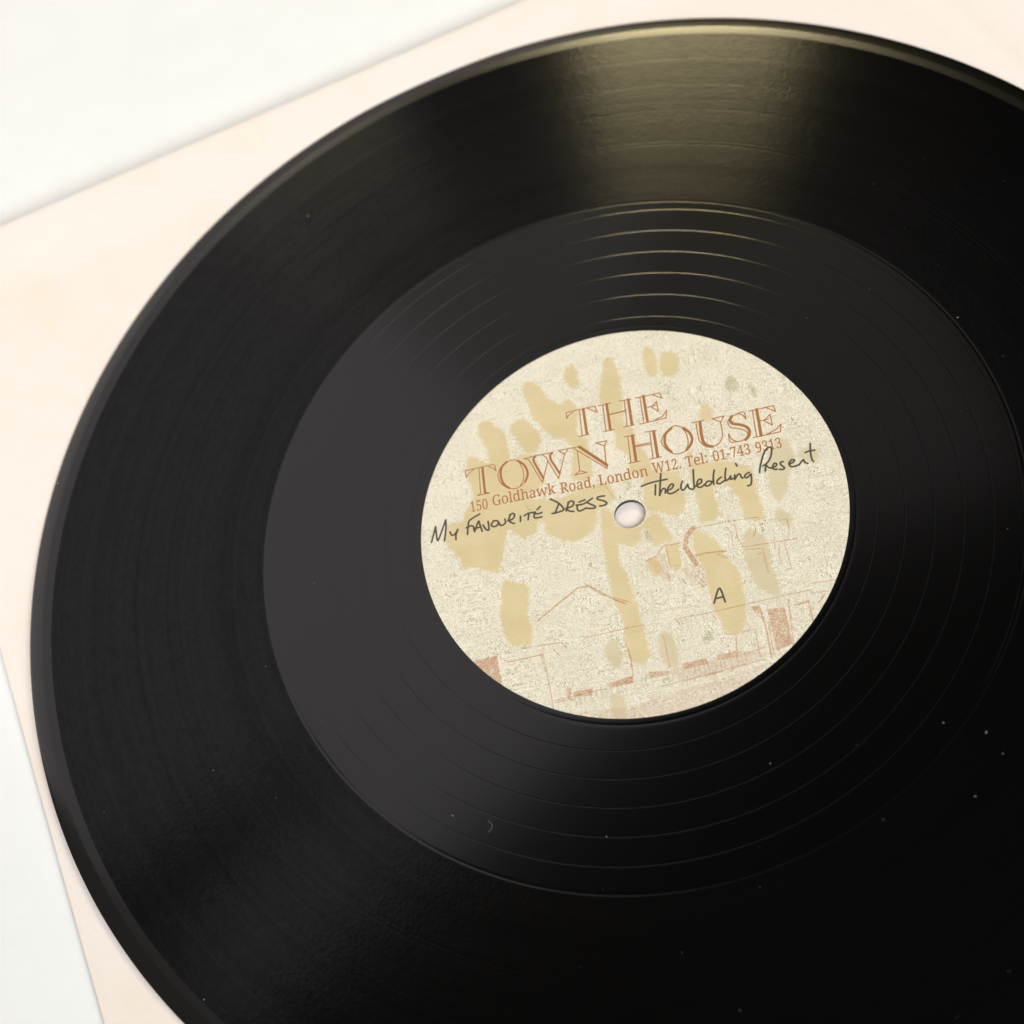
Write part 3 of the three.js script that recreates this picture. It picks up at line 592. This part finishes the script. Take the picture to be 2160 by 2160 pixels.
// ---------------------------------------------------------------- dust on the record
{
  const r = rng(17), flakes = [];
  const seen = [[-136.1, -61.1, 0.5], [-76.7, -9.5, 0.25], [-57.9, 57.0, 0.35], [-120.1, 79.2, 0.4], [-26.7, 72.2, 0.35], [56.1, 75.9, 0.5], [57.5, 81.3, 0.3], [48.9, 88.1, 0.4], [48.6, 71.1, 0.35], [11.4, 67.9, 0.3], [88.1, -22, 0.4], [-109.2, 28.7, 0.3], [-56.3, -117.2, 0.45]];
  for (let k = 0; k < 120; k++) { const a = r() * Math.PI * 2, q = 54 + 90 * Math.sqrt(r()); seen.push([q * Math.sin(a), -q * Math.cos(a), 0.07 + 0.22 * r() * r()]); }
  for (const [x, z, size] of seen) {
    const f = new THREE.DodecahedronGeometry(size * 0.5 * MM, 0);
    f.scale(1, 0.35, 0.35 + 0.4 * r()); f.rotateY(r() * 6.3); f.translate(x * MM, RECORD_TOP + 0.05 * MM, z * MM);
    flakes.push(f);
  }
  const dust = mesh('dust', mergeGeometries(flakes), new THREE.MeshStandardMaterial({ name: 'pale_dust', color: new THREE.Color(0.30, 0.27, 0.23), roughness: 0.9 }), scene);
  tag(dust, 'pale dust specks scattered over the black playing surface', 'dust', { kind: 'stuff' });
  const q = [[-50.6, 60.6], [-50.1, 61.3], [-50.0, 62.0], [-50.4, 62.7], [-51.2, 63.1]].map(([x, z], i) => new THREE.Vector3(x * MM, RECORD_TOP + (0.05 + 0.05 * (i % 2)) * MM, z * MM));
  tag(mesh('lint_fibre', new THREE.TubeGeometry(new THREE.CatmullRomCurve3(q), 20, 0.034 * MM, 6), new THREE.MeshStandardMaterial({ name: 'lint', color: new THREE.Color(0.24, 0.23, 0.21), roughness: 0.9 }), scene), 'short curled lint fibre on the smooth run-out band below the label', 'lint');
}

// ---------------------------------------------------------------- build the unseen lamps that light the table and show in the lacquer
const housing = new THREE.MeshStandardMaterial({ name: 'black_housing', color: new THREE.Color(0.012, 0.012, 0.012), roughness: 0.9 });
function softbox(name, label, category, { w, h, at, aim, spin, power, color }) {
  const o = tag(group(name, ...at), label, category);
  const back = new THREE.Vector3(...at), target = new THREE.Vector3(...aim), dir = target.clone().sub(back).normalize();
  const holder = new THREE.Object3D();
  holder.position.copy(back);
  holder.up.set(0, Math.abs(dir.y) > 0.99 ? 0 : 1, Math.abs(dir.y) > 0.99 ? -1 : 0);
  holder.lookAt(target);                                         // +z faces the table
  holder.rotateZ(spin);
  o.quaternion.copy(holder.quaternion);
  const shell = new THREE.BoxGeometry(w + 0.03, h + 0.03, 0.06); shell.translate(0, 0, -0.04);
  mesh('housing', shell, housing, o);
  const face = new THREE.BoxGeometry(w, h, 0.004); face.translate(0, 0, -0.006);
  mesh('lamp_diffuser', face, new THREE.MeshStandardMaterial({ name: name + '_glow', color: 0x111111, emissive: new THREE.Color(...color), emissiveIntensity: 0.04 * power, roughness: 1 }), o);
  const light = new THREE.RectAreaLight(new THREE.Color(...color), power, w, h);
  light.name = name + '_light';
  light.position.copy(back); light.quaternion.copy(holder.quaternion); light.rotateY(Math.PI);
  light.castShadow = true;
  scene.add(light);
}
softbox('unseen_lamp', 'large unseen overhead lamp, placed to grey the left of the run-out area', 'unseen lamp', UNSEEN_LAMPS.overhead);
softbox('unseen_lamp_001', 'dimmer unseen lamp high behind the overhead one, placed to extend its grey reflection', 'unseen lamp', UNSEEN_LAMPS.ceiling);
softbox('unseen_lamp_004', 'faintest unseen lamp high at the far right, placed to reflect dimly in the run-out area', 'unseen lamp', UNSEEN_LAMPS.dim);
softbox('unseen_lamp_005', 'long low unseen lamp beyond the table, placed to reflect in the far rim', 'unseen lamp', UNSEEN_LAMPS.back);
softbox('unseen_lamp_002', 'upright unseen lamp on the left, placed to brighten the left rim', 'unseen lamp', UNSEEN_LAMPS.side);
softbox('unseen_lamp_003', 'wide unseen lamp at the near right, placed as the main light of the table', 'unseen lamp', UNSEEN_LAMPS.key);
softbox('unseen_warm_lamp', 'small warm yellow unseen lamp at the back, placed to give the groove sheen', 'panel lamp', UNSEEN_LAMPS.warm);
softbox('unseen_warm_lamp_001', 'smallest warm unseen lamp at the back, placed to glint on the far left rim', 'panel lamp', UNSEEN_LAMPS.bulb);

// unseen dark arm under the overhead lamp, placed to darken grooves near the left rim
{
  const from = new THREE.Vector3(-0.345, 0.915, -0.338), to = new THREE.Vector3(-1.30, 0.915, 0.06);
  const arm = tag(group('unseen_arm', 0, 0, 0), 'unseen black arm below the overhead lamp, placed to darken the grooves near the left rim', 'unseen arm');
  mesh('pole', new THREE.TubeGeometry(new THREE.LineCurve3(from, to), 1, 0.027, 16), housing, arm);
  mesh('end_cap', new THREE.SphereGeometry(0.027, 16, 10).translate(from.x, from.y, from.z), housing, arm);
}
// an unseen grey box out of frame, placed to shade the table at lower left
{
  const o = tag(group('unseen_box', -0.262, 0, 0.05), 'unseen grey box out of view left of the sleeve, placed to shade the table', 'box');
  const card = new THREE.MeshStandardMaterial({ name: 'grey_card', color: new THREE.Color(0.32, 0.31, 0.30), roughness: 0.85 });
  mesh('box_body', new THREE.BoxGeometry(0.105, 0.21, 0.13).translate(0, 0.1055, 0), card, o);
  mesh('box_lid', new THREE.BoxGeometry(0.111, 0.03, 0.136).translate(0, 0.2265, 0), card, o);
}

renderer.render(scene, camera);
